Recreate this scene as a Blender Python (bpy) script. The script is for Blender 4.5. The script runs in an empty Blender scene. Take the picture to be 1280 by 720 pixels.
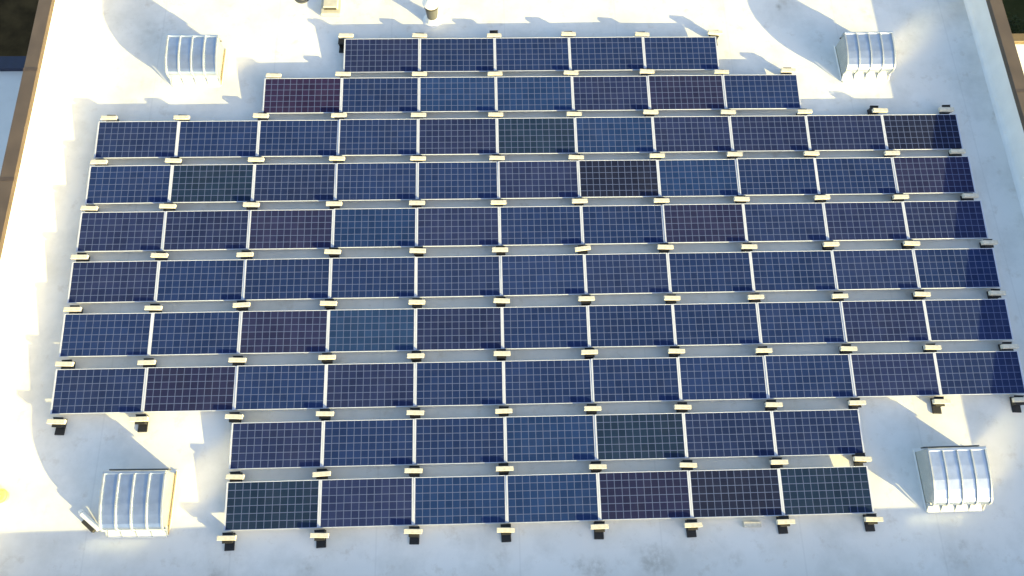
import bpy, bmesh, math, random
from mathutils import Vector, Matrix
random.seed(7)
sc = bpy.context.scene
C = sc.collection
R = math.radians

# ------------------------------------------------------------------ sun / sky
SUN_EL = R(13.5)
SUN_AZ = math.atan2(1.3, -1.0)            # clockwise from +Y : towards the south-east
sdir = Vector((math.sin(SUN_AZ) * math.cos(SUN_EL), math.cos(SUN_AZ) * math.cos(SUN_EL), math.sin(SUN_EL)))
world = bpy.data.worlds.new("World"); sc.world = world
world.use_nodes = True
nt = world.node_tree
bg = nt.nodes["Background"]
sky = nt.nodes.new("ShaderNodeTexSky"); sky.sky_type = 'NISHITA'; sky.sun_disc = False
sky.sun_elevation = SUN_EL; sky.sun_rotation = SUN_AZ
sky.air_density = 1.0; sky.dust_density = 1.9; sky.ozone_density = 1.0
nt.links.new(sky.outputs[0], bg.inputs[0]); bg.inputs[1].default_value = 0.13
sl = bpy.data.lights.new("sun", 'SUN'); sl.energy = 5.0; sl.angle = R(0.5); sl.color = (1.0, 0.82, 0.34)
so = bpy.data.objects.new("sun", sl); C.objects.link(so)
so.rotation_euler = sdir.to_track_quat('Z', 'Y').to_euler(); so.location = sdir * 60

# ------------------------------------------------------------------ camera (fitted to the panel grid)
cam = bpy.data.cameras.new("camera"); co = bpy.data.objects.new("camera", cam); C.objects.link(co)
cam.sensor_width = 36; cam.lens = 950 / 1280 * 36; cam.clip_end = 3000
co.location = (-0.349, -6.886, 17.11); co.rotation_euler = (0.3405, -0.0262, -0.0275)
sc.camera = co
sc.cycles.blur_glossy = 0.0; sc.cycles.caustics_reflective = True     # hoods throw soft glints of sun on to the roof
sc.view_settings.view_transform = 'Standard'; sc.view_settings.look = 'None'
sc.view_settings.exposure = 1.60; sc.view_settings.gamma = 1; sc.view_settings.use_curve_mapping = False

# ------------------------------------------------------------------ helpers
def nodes(m):
    m.use_nodes = True
    return m.node_tree, m.node_tree.nodes["Principled BSDF"]
def mat(name, col, rough=.6, metal=0., vary=.12, scale=6., spec=.5, bump=0., bscale=40.):
    m = bpy.data.materials.new(name); t, b = nodes(m)
    b.inputs['Roughness'].default_value = rough; b.inputs['Metallic'].default_value = metal
    b.inputs['Specular IOR Level'].default_value = spec
    tc = t.nodes.new("ShaderNodeTexCoord"); n = t.nodes.new("ShaderNodeTexNoise")
    n.inputs['Scale'].default_value = scale; n.inputs['Detail'].default_value = 5
    t.links.new(tc.outputs['Object'], n.inputs['Vector'])
    r = t.nodes.new("ShaderNodeValToRGB")
    r.color_ramp.elements[0].position = .3; r.color_ramp.elements[1].position = .7
    r.color_ramp.elements[0].color = tuple(c * (1 - vary) for c in col) + (1,)
    r.color_ramp.elements[1].color = tuple(min(1, c * (1 + vary)) for c in col) + (1,)
    t.links.new(n.outputs['Fac'], r.inputs['Fac']); t.links.new(r.outputs['Color'], b.inputs['Base Color'])
    if bump:
        n2 = t.nodes.new("ShaderNodeTexNoise"); n2.inputs['Scale'].default_value = bscale; n2.inputs['Detail'].default_value = 4
        t.links.new(tc.outputs['Object'], n2.inputs['Vector'])
        bp = t.nodes.new("ShaderNodeBump"); bp.inputs['Strength'].default_value = bump; bp.inputs['Distance'].default_value = .02
        t.links.new(n2.outputs['Fac'], bp.inputs['Height']); t.links.new(bp.outputs['Normal'], b.inputs['Normal'])
    return m

def box(bm, x0, x1, y0, y1, z0, z1, bev=0., seg=2, M=None):
    vs = bmesh.ops.create_cube(bm, size=1)['verts']
    for v in vs:
        v.co = Vector(((x0 + x1) / 2 + v.co.x * (x1 - x0), (y0 + y1) / 2 + v.co.y * (y1 - y0), (z0 + z1) / 2 + v.co.z * (z1 - z0)))
    if M is not None:
        for v in vs: v.co = M @ v.co
    if bev:
        es = list({e for v in vs for e in v.link_edges})
        bmesh.ops.bevel(bm, geom=es, offset=bev, segments=seg, affect='EDGES', profile=.5)
def cone(bm, p0, p1, r0, r1, n=24, caps=True):
    p0, p1 = Vector(p0), Vector(p1); d = p1 - p0
    q = d.to_track_quat('Z', 'Y')
    rings = []
    for p, r in ((p0, r0), (p1, r1)):
        rings.append([bm.verts.new(p + q @ Vector((r * math.cos(a), r * math.sin(a), 0))) for a in [2 * math.pi * i / n for i in range(n)]])
    for i in range(n):
        bm.faces.new((rings[0][i], rings[0][(i + 1) % n], rings[1][(i + 1) % n], rings[1][i]))
    if caps:
        bm.faces.new(rings[0][::-1]); bm.faces.new(rings[1])
def prism_x(bm, prof, x0, x1):
    """closed y-z outline extruded along x"""
    a = [bm.verts.new((x0, y, z)) for y, z in prof]; b = [bm.verts.new((x1, y, z)) for y, z in prof]
    n = len(prof)
    for i in range(n): bm.faces.new((a[i], a[(i + 1) % n], b[(i + 1) % n], b[i]))
    bm.faces.new(a[::-1]); bm.faces.new(b)
def obj(name, bm, m, parent=None, smooth=False):
    bmesh.ops.recalc_face_normals(bm, faces=bm.faces[:])
    me = bpy.data.meshes.new(name); bm.to_mesh(me); bm.free()
    me.materials.append(m)
    if smooth:
        for p in me.polygons: p.use_smooth = True
    o = bpy.data.objects.new(name, me); C.objects.link(o)
    if parent: o.parent = parent
    return o
def tag(o, label, cat, group=None):
    o['label'] = label; o['category'] = cat
    if group: o['group'] = group
    return o
def thing(name, label, cat, loc=(0, 0, 0), rz=0, group=None):
    o = bpy.data.objects.new(name, None); C.objects.link(o)
    o.location = loc; o.rotation_euler = (0, 0, rz); o.empty_display_size = .2
    return tag(o, label, cat, group)
def dup(root):
    r = root.copy(); C.objects.link(r)
    for ch in list(root.children):
        c = ch.copy(); C.objects.link(c); c.parent = r
        for g in list(ch.children):
            d = g.copy(); C.objects.link(d); d.parent = c
    return r

# ------------------------------------------------------------------ materials
def membrane(name, dirt=1.0):
    m = bpy.data.materials.new(name); t, b = nodes(m); L = t.links.new; N = t.nodes.new
    b.inputs['Roughness'].default_value = .75; b.inputs['Specular IOR Level'].default_value = .25
    tc = N("ShaderNodeTexCoord")
    def noise(s, d=6, ro=.6, vec=None):
        n = N("ShaderNodeTexNoise"); n.inputs['Scale'].default_value = s; n.inputs['Detail'].default_value = d; n.inputs['Roughness'].default_value = ro
        L(vec or tc.outputs['Object'], n.inputs['Vector']); return n.outputs['Fac']
    def ramp(f, p0, p1, v0=0., v1=1.):
        r = N("ShaderNodeMapRange"); r.inputs[1].default_value = p0; r.inputs[2].default_value = p1
        r.inputs[3].default_value = v0; r.inputs[4].default_value = v1; r.clamp = True
        L(f, r.inputs[0]); return r.outputs[0]
    def mix(f, a, c):
        x = N("ShaderNodeMix"); x.data_type = 'RGBA'
        if isinstance(f, float): x.inputs[0].default_value = f
        else: L(f, x.inputs[0])
        for k, v in ((6, a), (7, c)):
            if isinstance(v, tuple): x.inputs[k].default_value = v + (1,)
            else: L(v, x.inputs[k])
        return x.outputs[2]
    def mul(a, c):
        x = N("ShaderNodeMath"); x.operation = 'MULTIPLY'
        L(a, x.inputs[0])
        if isinstance(c, float): x.inputs[1].default_value = c
        else: L(c, x.inputs[1])
        return x.outputs[0]
    base = mix(ramp(noise(.35, 4), .35, .65), (.80, .79, .755), (.735, .725, .69))
    # broad grey water marks
    base = mix(mul(ramp(noise(.9, 8, .65), .46, .70), .45 * dirt), base, (.50, .50, .46))
    # small brownish blotches
    base = mix(mul(ramp(noise(2.3, 6, .7), .57, .72), .42 * dirt), base, (.47, .41, .33))
    # welded laps between membrane sheets (3.05 m wide rolls)
    sp = N("ShaderNodeSeparateXYZ"); L(tc.outputs['Object'], sp.inputs[0])
    def ma(op, a, c):
        x = N("ShaderNodeMath"); x.operation = op; L(a, x.inputs[0]); x.inputs[1].default_value = c; return x.outputs[0]
    lap = ma('LESS_THAN', ma('FRACT', ma('DIVIDE', ma('ADD', sp.outputs[0], 100.4), 3.05), 0), .012)
    base = mix(mul(lap, .14), base, (.45, .45, .43))
    # grit specks
    base = mix(mul(ramp(noise(38, 2), .70, .78), .35 * dirt), base, (.35, .34, .31))
    # standing-water stains at known places on this roof
    for (x, y, r, k) in ((-9.1, 6.6, .55, .30), (-8.7, 7.0, .25, .35), (3.2, -7.05, .45, .75), (1.9, -7.2, .35, .6), (-.1, -6.85, .25, .4), (10.4, 7.1, .3, .4), (7.9, 7.3, .12, .9), (4.9, -7.05, .22, .4), (9.9, -6.9, .14, .6), (9.6, -7.2, .3, .35),
                         (-10.6, -6.8, .6, .30), (-6.1, -7.1, .22, .60), (-1.9, 6.5, .28, .45), (8.2, 7.5, .35, .3), (-4.2, -7.0, .35, .3), (1.6, -7.1, .3, .4)):
        d = N("ShaderNodeVectorMath"); d.operation = 'DISTANCE'
        ad = N("ShaderNodeVectorMath"); ad.operation = 'ADD'
        nn = N("ShaderNodeTexNoise"); nn.inputs['Scale'].default_value = 3.; nn.inputs['Detail'].default_value = 5
        L(tc.outputs['Object'], nn.inputs['Vector'])
        scn = N("ShaderNodeVectorMath"); scn.operation = 'SCALE'; scn.inputs['Scale'].default_value = r * 1.6
        L(nn.outputs['Color'], scn.inputs[0]); L(tc.outputs['Object'], ad.inputs[0]); L(scn.outputs[0], ad.inputs[1])
        L(ad.outputs[0], d.inputs[0]); d.inputs[1].default_value = (x + r * .8, y + r * .8, r * .8)
        base = mix(mul(mul(ramp(d.outputs['Value'], r, r * .15), k * dirt), ramp(noise(6, 4), .35, .6)), base, (.40, .38, .33))
    L(base, b.inputs['Base Color'])
    bp = N("ShaderNodeBump"); bp.inputs['Strength'].default_value = .12; bp.inputs['Distance'].default_value = .03
    L(noise(1.6, 5), bp.inputs['Height']); L(bp.outputs['Normal'], b.inputs['Normal'])
    return m
M_roof = membrane("white_membrane")
M_roof_low = membrane("white_membrane_lower", .3)
M_flash = mat("membrane_flashing", (.78, .78, .76), .7, vary=.05, scale=2, bump=.15, bscale=5)
M_coping = mat("brown_metal_coping", (.092, .068, .048), .5, metal=.0, vary=.18, scale=1.5)
M_joint = mat("coping_joint_cover", (.070, .050, .036), .45, vary=.2)
M_frame = mat("anodised_frame", (.50, .54, .64), .45, metal=.1, vary=.05)
M_black = mat("black_plastic", (.012, .012, .013), .6, vary=.3, scale=25)
M_block = mat("cream_concrete", (.60, .565, .475), .9, vary=.12, scale=14, bump=.3, bscale=90)
M_steel = mat("galvanised_sheet", (.62, .68, .75), .28, metal=.9, vary=.10, scale=5)
M_seam = mat("galvanised_seam", (.42, .46, .50), .45, metal=.5, vary=.08)
M_curb = mat("white_curb", (.76, .75, .70), .6, vary=.06)
M_endp = mat("hood_end_sheet", (.74, .71, .62), .24, metal=.85, vary=.08)
M_trim = mat("tan_sealant", (.30, .24, .15), .8, vary=.15)
M_crate = mat("weathered_cream", (.48, .46, .38), .7, vary=.1)
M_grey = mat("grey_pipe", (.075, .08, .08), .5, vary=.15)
M_dark = mat("dark_rubber", (.035, .034, .030), .7, vary=.2)
M_white = mat("white_plastic", (.82, .82, .80), .4, vary=.03)
M_yellow = mat("yellow_plastic", (.74, .66, .20), .5, vary=.08)
M_navy = mat("navy_coping", (.010, .015, .045), .5, vary=.15)
M_tan = mat("tan_coping", (.13, .095, .045), .5, vary=.15)
M_brick = mat("facade", (.60, .56, .50), .85, vary=.12, scale=3)

def cell_material():
    m = bpy.data.materials.new("silicon_cells"); t, b = nodes(m); L = t.links.new; N = t.nodes.new
    uv = N("ShaderNodeUVMap"); oi = N("ShaderNodeObjectInfo")
    sep = N("ShaderNodeSeparateXYZ"); L(uv.outputs[0], sep.inputs[0])
    def ma(op, a, c=None):
        x = N("ShaderNodeMath"); x.operation = op
        for k, v in ((0, a), (1, c)):
            if v is None: continue
            if isinstance(v, (int, float)): x.inputs[k].default_value = v
            else: L(v, x.inputs[k])
        return x.outputs[0]
    fl = []; ed = []
    for ax, n in ((0, 12), (1, 6)):
        s = ma('MULTIPLY', sep.outputs[ax], n)
        fl.append(ma('FLOOR', s))
        f = ma('ABSOLUTE', ma('SUBTRACT', ma('FRACT', s), .5))     # 0 mid cell, .5 at the cell edge
        ed.append(f)
    line = ma('MAXIMUM', ma('GREATER_THAN', ed[0], .455), ma('GREATER_THAN', ed[1], .455))
    corner = ma('GREATER_THAN', ma('ADD', ed[0], ed[1]), .885)
    line = ma('MAXIMUM', line, corner)
    # fine bus bars along the cells
    s3 = ma('MULTIPLY', sep.outputs[1], 6 * 3)
    bus = ma('MULTIPLY', ma('GREATER_THAN', ma('ABSOLUTE', ma('SUBTRACT', ma('FRACT', s3), .5)), .48), .10)
    cv = N("ShaderNodeCombineXYZ"); L(fl[0], cv.inputs[0]); L(fl[1], cv.inputs[1]); L(ma('MULTIPLY', oi.outputs['Random'], 97.), cv.inputs[2])
    wn = N("ShaderNodeTexWhiteNoise"); L(cv.outputs[0], wn.inputs['Vector'])
    no = N("ShaderNodeTexNoise"); no.inputs['Scale'].default_value = 1.3; no.inputs['Detail'].default_value = 3
    gv = N("ShaderNodeNewGeometry"); L(gv.outputs['Position'], no.inputs['Vector'])
    br = ma('ADD', ma('MULTIPLY', wn.outputs['Value'], .22), ma('ADD', ma('MULTIPLY', no.outputs['Fac'], .5), .64))
    hs = N("ShaderNodeMix"); hs.data_type = 'RGBA'; hs.blend_type = 'MULTIPLY'; hs.inputs[0].default_value = 1
    L(oi.outputs['Color'], hs.inputs[6])
    cb = N("ShaderNodeCombineColor"); [L(br, cb.inputs[k]) for k in range(3)]
    L(cb.outputs[0], hs.inputs[7])
    mx = N("ShaderNodeMix"); mx.data_type = 'RGBA'; L(ma('MAXIMUM', line, bus), mx.inputs[0])
    L(hs.outputs[2], mx.inputs[6]); mx.inputs[7].default_value = (.078, .104, .205, 1)
    # thin film of dust, thicker in blotches
    n2 = N("ShaderNodeTexNoise"); n2.inputs['Scale'].default_value = 2.2; n2.inputs['Detail'].default_value = 6; L(gv.outputs['Position'], n2.inputs['Vector'])
    mr = N("ShaderNodeMapRange"); mr.inputs[1].default_value = .45; mr.inputs[2].default_value = .75; mr.inputs[3].default_value = 0; mr.inputs[4].default_value = .018
    L(n2.outputs['Fac'], mr.inputs[0])
    m2 = N("ShaderNodeMix"); m2.data_type = 'RGBA'; L(mr.outputs[0], m2.inputs[0]); L(mx.outputs[2], m2.inputs[6]); m2.inputs[7].default_value = (.25, .23, .20, 1)
    L(m2.outputs[2], b.inputs['Base Color'])
    b.inputs['Roughness'].default_value = .16; b.inputs['IOR'].default_value = 1.3
    b.inputs['Specular IOR Level'].default_value = .12
    return m
M_cell = cell_material()

# ------------------------------------------------------------------ roof, walls, ground
WX, EX, SY, NY, PH = -11.43, 13.30, -8.22, 14.0, .825
bm = bmesh.new()
vs = [bm.verts.new(v) for v in ((WX, SY, 0), (EX, SY, 0), (EX, NY, 0), (WX, NY, 0))]; bm.faces.new(vs)
o = obj("roof", bm, M_roof); o['kind'] = 'structure'

CW = .34
def parapet(label, a, b_, inward):
    """a -> b_ along the inner face; inward = unit vector towards the roof"""
    a, b_ = Vector(a), Vector(b_); d = (b_ - a); ln = d.length; ang = math.atan2(d.y, d.x)
    t = thing("parapet_wall", label, "wall", (a.x, a.y, 0), ang, "parapet walls round the white roof")
    loc = Matrix.Rotation(-ang, 3, 'Z') @ Vector((inward[0], inward[1], 0)); s = 1 if loc.y > 0 else -1
    bm = bmesh.new()
    y0, y1 = sorted((0, -s * .30)); box(bm, 0, ln, y0, y1, -.02, PH - .05)
    obj("wall", bm, M_flash, t)
    bm = bmesh.new()           # coved membrane at the foot of the wall
    prof = [(0, .004), (s * .10, .004), (s * .045, .035), (s * .012, .09), (0, .16)]
    prism_x(bm, prof, .01, ln - .01)
    obj("cove_flashing", bm, M_flash, t)
    bm = bmesh.new()           # cap: top plate with turned-down edges
    y0, y1 = sorted((s * .03, -s * (CW - .03)))
    box(bm, -.02, ln + .02, y0, y1, PH - .052, PH, .006, 1)
    ye = s * .03; y0, y1 = sorted((ye, ye - s * .012)); box(bm, -.02, ln + .02, y0, y1, PH - .13, PH - .05)
    ye = -s * (CW - .03); y0, y1 = sorted((ye, ye + s * .012)); box(bm, -.02, ln + .02, y0, y1, PH - .15, PH - .05)
    cp = obj("coping", bm, M_coping, t)
    n = int(ln / 3.05)
    for i in range(1, n + 1):
        bm = bmesh.new(); y0, y1 = sorted((s * .034, -s * (CW - .026)))
        box(bm, i * 3.05 - .05, i * 3.05 + .05, y0, y1, PH - .05, PH + .004)
        obj("coping_joint", bm, M_joint, cp)
    return t
parapet("white parapet wall with a brown metal cap along the left edge of the roof", (WX, NY, 0), (WX, SY, 0), (1, 0))
parapet("shaded parapet wall with a brown metal cap along the right edge of the roof", (EX, SY, 0), (EX, NY, 0), (-1, 0))
parapet("parapet wall with a brown metal cap on the near side of the roof, below the picture", (WX - .3, SY, 0), (EX + .3, SY, 0), (0, 1))
parapet("parapet wall with a brown metal cap on the far side of the roof, above the picture", (WX - .3, NY, 0), (EX + .3, NY, 0), (0, -1))

GZ = -7.0
t = thing("main_building", "tall building under the white roof that carries the solar panels", "building", (0, 0, GZ))
bm = bmesh.new()
x0, x1, y0, y1 = WX - .28, EX + .28, SY - .28, NY + .28
for (a, b2) in (((x0, y0), (x1, y0)), ((x1, y0), (x1, y1)), ((x1, y1), (x0, y1)), ((x0, y1), (x0, y0))):
    f = [bm.verts.new(p) for p in ((a[0], a[1], 0), (b2[0], b2[1], 0), (b2[0], b2[1], -GZ - .03), (a[0], a[1], -GZ - .03))]; bm.faces.new(f)
obj("facade", bm, M_brick, t)

def wing(label, xa, xb, ya, yb, zt, mc, cw, sides):
    t = thing("low_building", label, "building", ((xa + xb) / 2, (ya + yb) / 2, GZ)); ox, oy = (xa + xb) / 2, (ya + yb) / 2
    h = zt - GZ; hx, hy = (xb - xa) / 2, (yb - ya) / 2
    bm = bmesh.new(); box(bm, -hx, hx, -hy, hy, 0, h - .05); obj("wall", bm, M_brick, t)
    bm = bmesh.new(); f = [bm.verts.new(p) for p in ((-hx + .02, -hy + .02, h - .03), (hx - .02, -hy + .02, h - .03), (hx - .02, hy - .02, h - .03), (-hx + .02, hy - .02, h - .03))]; bm.faces.new(f)
    obj("roof_membrane", bm, M_roof_low, t)
    for s in sides:
        bm = bmesh.new()
        if s == 'n': box(bm, -hx - .05, hx + .05, hy - cw, hy + .06, h - .2, h + .12, .01, 1)
        if s == 's': box(bm, -hx - .05, hx + .05, -hy - .06, -hy + cw, h - .2, h + .12, .01, 1)
        if s == 'w': box(bm, -hx - .06, -hx + cw, -hy + cw + .003, hy - cw - .003, h - .2, h + .12, .01, 1)
        if s == 'e': box(bm, hx - cw, hx + .06, -hy + cw + .003, hy - cw - .003, h - .2, h + .12, .01, 1)
        obj("coping", bm, mc, t)
    return t
wing("shaded low white roof with a navy edge beyond the left parapet", -30, WX - .30, -16, 8.32, -3.5, M_navy, .40, 'nsw')
wing("sunlit low white roof with a tan edge beyond the right parapet", EX + .30, 34, -16, 8.95, -3.5, M_tan, .26, 'nse')

def ground_mat():
    m = bpy.data.materials.new("ground"); t, b = nodes(m); L = t.links.new; N = t.nodes.new
    tc = N("ShaderNodeTexCoord"); n = N("ShaderNodeTexNoise"); n.inputs['Scale'].default_value = 1.1; n.inputs['Detail'].default_value = 9; n.inputs['Roughness'].default_value = .7
    L(tc.outputs['Object'], n.inputs['Vector'])
    r = N("ShaderNodeValToRGB"); r.color_ramp.elements[0].position = .3; r.color_ramp.elements[0].color = (.010, .017, .004, 1)
    r.color_ramp.elements[1].position = .75; r.color_ramp.elements[1].color = (.032, .036, .013, 1)
    L(n.outputs['Fac'], r.inputs['Fac']); L(r.outputs[0], b.inputs['Base Color']); b.inputs['Roughness'].default_value = .95; b.inputs['Specular IOR Level'].default_value = .1
    return m
bm = bmesh.new(); f = [bm.verts.new(p) for p in ((-900, -900, GZ), (900, -900, GZ), (900, 900, GZ), (-900, 900, GZ))]; bm.faces.new(f)
o = obj("ground", bm, ground_mat()); o['kind'] = 'structure'
M_soil = mat("brown_soil", (.062, .040, .016), .95, spec=.1, vary=.45, scale=1.6)
bm = bmesh.new()
P = [(-34, 8.5), (-9, 8.5), (-9, 31), (-20, 34), (-34, 30)]
bm.faces.new([bm.verts.new((x, y, GZ + .01)) for x, y in P])
o = obj("soil", bm, M_soil); o['kind'] = 'structure'

# ------------------------------------------------------------------ solar array
PW, PL = 1.985, .992                      # panel size
Z_LO, Z_HI = .188, .272
YL = [6.246, 5.041, 3.806, 2.556, 1.317, .051, -1.242, -2.533, -3.814, -5.086, -6.341]
MEAS = {0: "3 432.5 44.5;4 524.5 44.5;5 617.5 44.5;6 710.5 42.5;7 802.5 43;8 893.7 40",
 1: "2 342 94.5;3 428.7 92.5;4 524.2 92.5;5 618.7 92.3;6 713.7 91;7 808.7 89.3;8 901.7 90;9 985 88",
 2: "0 136.3 147.5;1 227 147;2 326 144.5;3 423.5 144;4 523 143.7;5 619.5 143.3;6 717.5 142.5;7 813.3 140;8 910 140;9 1005.7 139.5;10 1100 138;11 1183 136.7",
 3: "0 123.7 202.5;1 216.5 200.7;2 320 199.5;3 421.2 198;4 522.5 198;5 621.2 197.5;6 720 196.7;7 821.2 194.5;8 918.2 192.7;9 1014.2 191.7;10 1115 191.2;11 1197 189",
 4: "0 111.7 260.2;1 209.5 257.7;2 314 255.7;3 417.5 254.5;4 521.2 253.5;5 623 253;6 724.5 251.2;7 826.7 250.7;8 927 248.7;9 1027.5 246.7;10 1126 246;11 1213 244.5",
 5: "0 99.5 321.2;1 199.2 319.2;2 306.2 318.2;3 415.7 314.5;4 522 313.2;5 625 312;6 728.2 310.7;7 831.7 308.7;8 936.2 308.2;9 1038.7 305;10 1139.5 304;11 1237 303",
 6: "0 90.7 387;1 191.7 385;2 301.7 381;3 410.5 379;4 521 377.5;5 627 375.7;6 733 373;7 840 372.5;8 944.5 371.2;9 1049.5 370;10 1152.5 367.5;11 1246.7 366.2",
 7: "0 80.5 455.5;1 183.2 453;2 296.7 450;3 408.7 446.5;4 519.5 444.5;5 627.5 441.7;6 736.7 440;7 845.5 438.7;8 954.5 438;9 1060.5 435.7;10 1165.5 434.2;11 1262 433",
 8: "0 70.5 527;1 173.7 523.7;2 292.5 520.7;3 406 517;4 519 515.7;5 629.5 513.7;6 740.7 510.5;7 853.2 508.7;8 967 505.7;9 1071.2 503.2;10 1177 501.7;11 1277 499.5",
 9: "2 293.7 596;3 402 592.5;4 516.7 588.2;5 630.7 585.7;6 747 583.2;7 860 581.2;8 973.7 577.5;9 1078 573.5",
 10: "2 283 672.5;3 399.2 669.2;4 516.2 664.2;5 632 662.5;6 749.2 658.2;7 866.2 656.2;8 982 652;9 1092 649"}
ROT = co.rotation_euler.to_matrix()
def on_plane(u, v, z):                    # survey: where a measured point lies on the level plane z
    d = ROT @ Vector(((u - 640) / 950, (360 - v) / 950, -1)); s = (z - co.location.z) / d.z
    return co.location + d * s
NODE = {}
for j, s in MEAS.items():
    for e in s.split(';'):
        i, u, v = e.split(); p = on_plane(float(u), float(v), .25); NODE[j, int(i)] = (p.x, p.y)
# straight line through each gap: x = a + b*(i-5), y = c + d*(i-5)
def lsq(xs, ys):
    n = len(xs); mx = sum(xs) / n; my = sum(ys) / n
    b = sum((x - mx) * (y - my) for x, y in zip(xs, ys)) / sum((x - mx) ** 2 for x in xs)
    return my - b * mx, b
LINE = {}
for j in range(11):
    ks = [i for (jj, i) in NODE if jj == j]
    inner = [i for i in ks if i not in (min(ks), max(ks))]
    LINE[j] = (lsq([i - 5 for i in inner], [NODE[j, i][0] for i in inner]), lsq([i - 5 for i in inner], [NODE[j, i][1] for i in inner]))
ROWS = [(3, 8), (2, 9)] + [(0, 11)] * 6 + [(2, 9), (2, 9)]
TINT = ["pbbbb", "rbBBpnb", "qbbbpgBpppk", "bgqbbpkBbbn", "ppnBpbbnqpp", "pbbbqbqbbqb", "bbnTpbbbbpq", "qnbpbbbbbpq", "pbbBgqq", "gpBBnkg"]
COL = {'b': (.0125, .0255, .086), 'B': (.0130, .0315, .102), 'T': (.0145, .0340, .094), 'q': (.0145, .0255, .080), 'p': (.0155, .0235, .073),
       'n': (.0170, .0205, .060), 'k': (.013, .0175, .043), 'r': (.0235, .0180, .054), 'g': (.0125, .0255, .058)}
WORD = {'b': 'deep blue', 'B': 'brighter blue', 'T': 'teal blue', 'q': 'slate blue', 'p': 'purplish blue', 'n': 'brownish purple', 'k': 'nearly black', 'r': 'reddish purple', 'g': 'dark greenish'}
ORD = ['first', 'second', 'third', 'fourth', 'fifth', 'sixth', 'seventh', 'eighth', 'ninth', 'tenth', 'eleventh', 'twelfth']
ROWN = ['top', 'second', 'third', 'fourth', 'fifth', 'sixth', 'seventh', 'eighth', 'ninth', 'bottom']

tilt = math.asin((Z_HI - Z_LO) / PL)
FW = .031; FL = .013
def panel_proto():
    t = thing("solar_panel", "", "solar panel")
    bm = bmesh.new(); hx = PW / 2
    # frame, local y from 0 (low edge) to PL (high edge), top at z=0
    box(bm, -hx, hx, 0, FL, -.038, 0, .003, 1)
    box(bm, -hx, hx, PL - FL, PL, -.038, 0, .003, 1)
    box(bm, -hx, -hx + FW, FL + .0005, PL - FL - .0005, -.038, -.0005)
    box(bm, hx - FW, hx, FL + .0005, PL - FL - .0005, -.038, -.0005)
    obj("frame", bm, M_frame, t)
    bm = bmesh.new(); x = hx - FW; y0 = FL; y1 = PL - FL
    v = [bm.verts.new(p) for p in ((-x, y0, -.005), (x, y0, -.005), (x, y1, -.005), (-x, y1, -.005))]
    w = [bm.verts.new((p.co.x, p.co.y, -.012)) for p in v]
    top = bm.faces.new(v); bm.faces.new(w[::-1])
    uvl = bm.loops.layers.uv.new("UVMap"); mg = .010
    for lp, c in zip(top.loops, ((0, 0), (1, 0), (1, 1), (0, 1))): lp[uvl].uv = c
    g = obj("cell_sheet", bm, M_cell, t)
    bm = bmesh.new(); f = [bm.verts.new(p) for p in ((-x, y0, -.0125), (x, y0, -.0125), (x, y1, -.0125), (-x, y1, -.0125))]; bm.faces.new(f[::-1])
    obj("backsheet", bm, M_white, t)
    bm = bmesh.new(); box(bm, -.06, .06, PL - .16, PL - .07, -.036, -.0135, .003, 1); obj("junction_box", bm, M_black, t)
    return t
proto = panel_proto(); first = True
for r, (c0, c1) in enumerate(ROWS):
    (ax0, bx0), (ay0, by0) = LINE[r]; (ax1, bx1), (ay1, by1) = LINE[r + 1]
    ax, bx = (ax0 + ax1) / 2, (bx0 + bx1) / 2
    n = c1 - c0
    for k in range(n):
        t = proto if first else dup(proto); first = False
        i = c0 + k + .5 - 5
        x = ax + bx * i
        yN = YL[r] + (by0 + by1) / 2 * i; yS = YL[r + 1] + (by0 + by1) / 2 * i
        gap = ((yN - yS) - PL * math.cos(tilt)) / 2
        t.location = (x, yS + gap + random.uniform(-.004, .004), Z_LO + random.uniform(-.004, .004))
        t.scale = ((bx - .006) / PW, 1, 1)
        t.rotation_euler = (tilt + R(random.uniform(-.25, .25)), R(random.uniform(-.2, .2)), math.atan((by0 + by1) / 2) + R(random.uniform(-.15, .15)))
        tk = TINT[r][k]
        for ch in t.children:
            if ch.name.startswith("cell_sheet"):
                f = random.uniform(.90, 1.10); ch.color = tuple(min(1, c * f) for c in COL[tk]) + (1,)
        pos = "leftmost" if k == 0 else "rightmost" if k == n - 1 else ORD[k] + " from the left"
        tag(t, f"{WORD[tk]} solar panel, {pos} in the {ROWN[r]} row of the array", "solar panel", "solar panels in ten rows on the white roof")

# mounting feet and ballast blocks
def foot_proto():
    t = thing("mounting_foot", "", "mounting foot")
    bm = bmesh.new(); box(bm, -.105, .105, -.25, .11, .002, .032, .012, 2); obj("base_pad", bm, M_black, t)
    bm = bmesh.new()
    box(bm, -.07, .07, -.06, .06, 0.030, .172, .008, 1)
    for s in (-1, 1): box(bm, s * .085 - .012, s * .085 + .012, -.09, .09, .031, .172, .004, 1)
    obj("upright", bm, M_black, t)
    bm = bmesh.new(); box(bm, -.11, .11, -.105, .115, .172, .194, .006, 1)
    box(bm, -.11, .11, .097, .115, .193, .212, .003, 1)
    obj("tray", bm, M_black, t)
    return t
def block_proto():
    bm = bmesh.new(); box(bm, -.190, .190, -.049, .049, 0, .090, .007, 2)
    # hand-cast look: a little out of true
    for v in bm.verts: v.co += Vector((random.uniform(-.003, .003), random.uniform(-.003, .003), random.uniform(-.002, .002)))
    return obj("ballast_block", bm, M_block)
fp, bp_ = foot_proto(), block_proto(); first = True
TURN = {(5, 6): 9, (9, 3): 4, (6, 2): 4, (0, 8): -3, (5, 2): 2}
SHIFT = {(2, 11): (.06, .05), (2, 10): (-.10, .06), (0, 5): (0, .09), (0, 3): (-.10, -.12), (9, 9): (0, .02)}
def where(j):
    if j == 0: return "above the top panel row"
    if j == 10: return "below the bottom panel row"
    return f"between the {ROWN[j-1]} and {ROWN[j]} panel rows"
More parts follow.
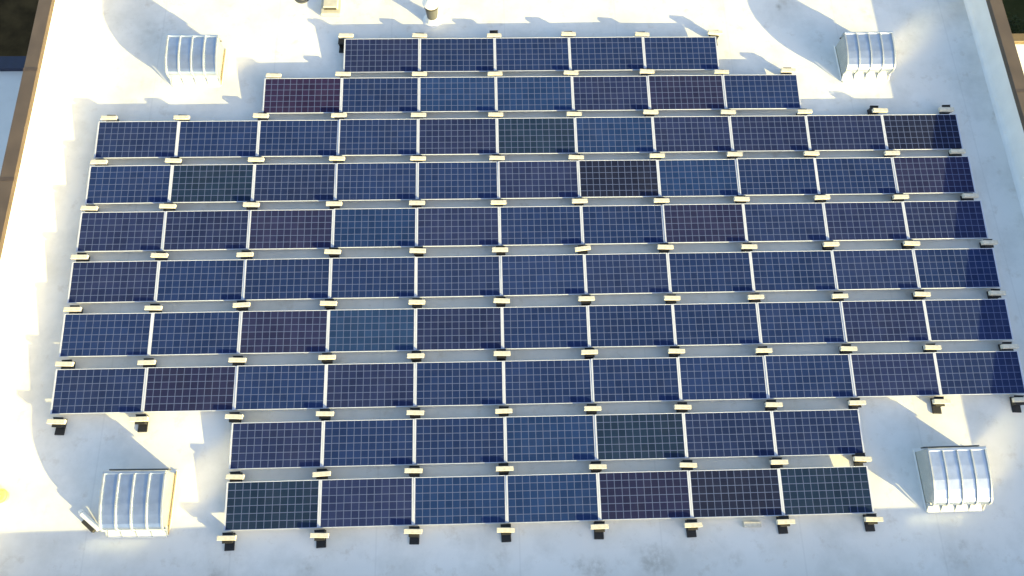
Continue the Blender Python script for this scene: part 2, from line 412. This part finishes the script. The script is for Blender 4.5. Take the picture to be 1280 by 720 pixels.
for j in range(11):
    ks = sorted(i for (jj, i) in NODE if jj == j); n = len(ks)
    for q, i in enumerate(ks):
        x, y = NODE[j, i]; f = fp if first else dup(fp); b = bp_ if first else dup(bp_); first = False
        dx, dy = SHIFT.get((j, i), (random.uniform(-.02, .02), random.uniform(-.01, .01)))
        lo = min(max(y, YL[j] + LINE[j][1][1] * (i - 5) - .03), YL[j] + LINE[j][1][1] * (i - 5) + .03)
        f.location = (x + dx, lo + dy, 0); f.rotation_euler = (0, 0, R(random.uniform(-3, 3)))
        b.location = (x, lo, .195); b.rotation_euler = (0, 0, R(-1 + TURN.get((j, i), random.uniform(-2, 2))))
        pos = "leftmost" if q == 0 else "rightmost" if q == n - 1 else ORD[q] + " from the left"
        tag(b, f"cream concrete ballast block, {pos} {where(j)}", "concrete block", "cream ballast blocks between the panel rows")
        tag(f, f"black plastic mounting foot, {pos} {where(j)}", "mounting foot", "black mounting feet under the ballast blocks")
b = dup(bp_); p = on_plane(940, 655.5, .05); b.location = (p.x, p.y, .003); b.rotation_euler = (0, 0, R(-2))
b.scale = (1, 1.15, 1)
tag(b, "tan concrete block lying directly on the roof below the bottom row, without a black foot", "concrete block", "cream ballast blocks between the panel rows")

# ------------------------------------------------------------------ relief vent hoods
HW, HL = 1.30, 1.36
PROF = [(.17, .19), (.152, .30), (.165, .355), (.20, .40), (.27, .44), (.45, .50), (.66, .548), (.95, .578), (1.26, .59), (1.275, .628), (1.315, .628), (1.335, .60), (1.34, .40)]
def offset(prof, d):
    out = []
    for k, (y, z) in enumerate(prof):
        a = prof[max(0, k - 1)]; b = prof[min(len(prof) - 1, k + 1)]
        ty, tz = b[0] - a[0], b[1] - a[1]; l = math.hypot(ty, tz); out.append((y - tz / l * d, z + ty / l * d))
    return out
def hood_proto():
    t = thing("vent_hood", "", "vent hood"); hx = HW / 2
    bm = bmesh.new()
    box(bm, -hx + .06, hx - .06, .22, HL - .03, .004, .24, .006, 1)
    obj("curb", bm, M_curb, t)
    bm = bmesh.new()            # sloping apron under the front lip
    prism_x(bm, [(0, .004), (0, .03), (.215, .155), (.215, .004)], -hx + .05, hx - .05); obj("apron", bm, M_curb, t)
    bm = bmesh.new()            # membrane skirt lapped on to the roof
    box(bm, -hx + .0, hx - .0, .05, HL + .05, .004, .010, .003, 1); obj("curb_flashing", bm, M_flash, t)
    bm = bmesh.new()
    inner = offset(PROF, -.012); prism_x(bm, PROF + inner[::-1], -hx, hx)
    obj("hood_sheet", bm, M_steel, t)
    up = offset(PROF[:9], .025)
    for k in range(5):
        xc = -hx + .02 + (HW - .04) * k / 4; bm = bmesh.new()
        base = offset(PROF[:9], .001)
        prism_x(bm, base + up[::-1], xc - .016, xc + .016)
        obj("seam", bm, M_seam, t)
        bm = bmesh.new()
        prism_x(bm, [(.02, .045), (.16, .19), (.16, .235), (.215, .24), (.215, .158)], xc - .010, xc + .010)
        obj("lip_bracket", bm, M_seam, t)
    for s in (-1, 1):
        bm = bmesh.new(); x = s * (hx - .05)
        pr = offset(PROF, -.014)
        prism_x(bm, [(pr[0][0] + .05, .012), (pr[0][0] + .05, .19)] + pr[1:] + [(HL - .04, .012)], min(x, x + s * .012), max(x, x + s * .012))
        obj("end_panel", bm, M_endp, t)
        bm = bmesh.new(); x = s * (hx - .03); box(bm, min(x, x + s * .02), max(x, x + s * .02), .06, HL + .01, .012, .045, .006, 1); obj("edge_trim", bm, M_trim if s > 0 else M_flash, t)
    bm = bmesh.new(); box(bm, -hx + .03, hx - .02, HL + .002, HL + .028, .30, .44, .004, 1); obj("rear_shade_strip", bm, M_grey, t)  # dark strip added to stand for the line of shade behind the rear lip
    return t
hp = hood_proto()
HOODS = [(-7.79, 4.86, .85, 1.08, "silver ribbed vent hood near the left parapet, beyond the third panel row, far left"),
         (9.88, 4.84, .84, 1.08, "silver ribbed vent hood at the far right, beside the second panel row, on shaded roof"),
         (-7.79, -6.30, 1, 1.03, "silver ribbed vent hood at the near left with a white pipe beside it"),
         (9.83, -6.24, 1, 1.0, "silver ribbed vent hood at the near right beside the bottom two panel rows")]
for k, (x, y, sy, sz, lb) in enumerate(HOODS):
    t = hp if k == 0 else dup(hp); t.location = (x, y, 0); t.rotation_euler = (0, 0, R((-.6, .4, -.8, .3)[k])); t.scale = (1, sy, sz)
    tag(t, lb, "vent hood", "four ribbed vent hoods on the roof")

# white pipe beside the near-left hood
t = thing("overflow_pipe", "short white pipe with a dark rubber boot beside the near-left vent hood", "pipe", (-8.66, -6.00, 0))
bm = bmesh.new(); cone(bm, (.10, -.10, .16), (-.30, .22, .16), .055, .055, 20); cone(bm, (-.30, .22, .16), (-.36, .27, .12), .055, .05, 20); obj("pipe", bm, M_white, t)
bm = bmesh.new(); mm = Matrix.Translation((-.16, -.02, 0)) @ Matrix.Rotation(R(-40), 4, 'Z'); box(bm, -.17, .17, -.055, .055, .004, .11, .015, 2, mm); obj("rubber_boot", bm, M_dark, t)

# yellow tub by the left parapet
bm = bmesh.new(); cone(bm, (0, 0, .01), (0, 0, .13), .11, .14, 28, False)
cone(bm, (0, 0, .13), (0, 0, .145), .152, .152, 28); cone(bm, (0, 0, .145), (0, 0, .16), .13, .10, 28)
box(bm, -.03, .03, -.012, .012, .159, .19, .005, 1)
o = obj("yellow_tub", bm, M_yellow); o.location = (-10.74, -5.37, 0)
tag(o, "yellow plastic tub with a lid on the sunlit roof by the left parapet", "tub")

# vent stack behind the top row
t = thing("vent_stack", "grey vent pipe with a white cap and dark clamp behind the top panel row", "vent pipe", (-1.68, 6.93, 0))
bm = bmesh.new(); cone(bm, (0, 0, .003), (0, 0, .035), .27, .21, 28); cone(bm, (0, 0, .034), (0, 0, .17), .20, .15, 28); obj("boot", bm, M_white, t)
bm = bmesh.new(); cone(bm, (0, 0, .16), (0, 0, .66), .140, .185, 28); obj("pipe", bm, M_grey, t)
bm = bmesh.new(); cone(bm, (0, 0, .57), (0, 0, .66), .195, .200, 28); obj("clamp", bm, M_dark, t)
bm = bmesh.new(); cone(bm, (0, 0, .66), (0, 0, .72), .21, .23, 28); cone(bm, (0, 0, .719), (0, 0, .90), .23, .08, 28); obj("cap", bm, M_white, t)

# low curb box
t = thing("equipment_curb", "small cream box with a dark slot on the roof behind the top panel row", "roof box", (-4.42, 7.06, 0))
bm = bmesh.new(); box(bm, -.27, .27, 0, .62, .003, .13, .02, 2); obj("base", bm, M_crate, t)
bm = bmesh.new(); box(bm, -.19, .20, .13, .54, .13, .25, .02, 2); obj("lid", bm, M_crate, t)
bm = bmesh.new(); box(bm, -.17, .16, .10, .132, .155, .20, .004, 1); obj("slot", bm, M_dark, t)
# roof drain
t = thing("roof_drain", "round grey roof drain at the top of the picture left of the cream box", "drain", (-5.25, 7.72, 0))
bm = bmesh.new(); cone(bm, (0, 0, .003), (0, 0, .02), .22, .20, 32); obj("flange", bm, M_grey, t)
bm = bmesh.new(); cone(bm, (0, 0, .02), (0, 0, .06), .14, .11, 24); cone(bm, (0, 0, .06), (0, 0, .09), .11, .04, 24); obj("strainer", bm, M_grey, t)

# ------------------------------------------------------------------ shrubs north of the right-hand wing
def leaf_mat():
    m = bpy.data.materials.new("dark_leaves"); t, b = nodes(m); N = t.nodes.new; L = t.links.new
    tc = N("ShaderNodeTexCoord"); n = N("ShaderNodeTexNoise"); n.inputs['Scale'].default_value = 2.5; L(tc.outputs['Object'], n.inputs['Vector'])
    r = N("ShaderNodeValToRGB"); r.color_ramp.elements[0].color = (.004, .011, .002, 1); r.color_ramp.elements[1].color = (.012, .026, .005, 1)
    r.color_ramp.elements[0].position = .35; r.color_ramp.elements[1].position = .7
    L(n.outputs['Fac'], r.inputs[0]); L(r.outputs[0], b.inputs['Base Color']); b.inputs['Roughness'].default_value = .6; b.inputs['Specular IOR Level'].default_value = .15
    return m
M_leaf = leaf_mat(); M_bark = mat("bark", (.06, .045, .03), .9)
def shrub(x, y, h, w, label):
    t = thing("shrub", label, "shrub", (x, y, GZ), 0, "dark shrubs beyond the right-hand low roof")
    bm = bmesh.new(); cone(bm, (0, 0, 0), (.05, .03, h * .5), .06, .03, 8)
    for k in range(6):
        a = k * 1.05; cone(bm, (.03, .02, h * .22), (math.cos(a) * w * .35, math.sin(a) * w * .35, h * .65), .03, .012, 6)
    obj("stem", bm, M_bark, t)
    bm = bmesh.new()
    cl = []
    for k in range(34):
        a = random.uniform(0, 6.28); rr = w * .5 * math.sqrt(random.random()) * .85; zz = h * (.25 + .65 * random.random() * (1 - .4 * (rr / (w * .5)) ** 2))
        cl.append((rr * math.cos(a), rr * math.sin(a), zz))
    for c in cl:
        for k in range(70):
            p = Vector(c) + Vector([random.gauss(0, .14) for _ in range(3)])
            q = Matrix.Rotation(random.uniform(0, 6.28), 3, 'Z') @ Matrix.Rotation(random.uniform(-1, 1), 3, 'X'); s = random.uniform(.04, .085)
            vv = [bm.verts.new(p + q @ Vector(u)) for u in ((-s * .5, 0, 0), (0, -s, .01), (s * .5, 0, 0), (0, s, .01))]; bm.faces.new(vv)
    obj("foliage", bm, M_leaf, t)
shrub(17.3, 10.3, 2.2, 1.9, "dark green shrub behind the tan roof edge, close to the right parapet")
shrub(18.9, 10.6, 2.4, 2.0, "dark green shrub behind the tan roof edge, at the right border of the picture")
shrub(17.6, 12.2, 2.3, 2.0, "dark green shrub farther back at the top right corner of the picture")
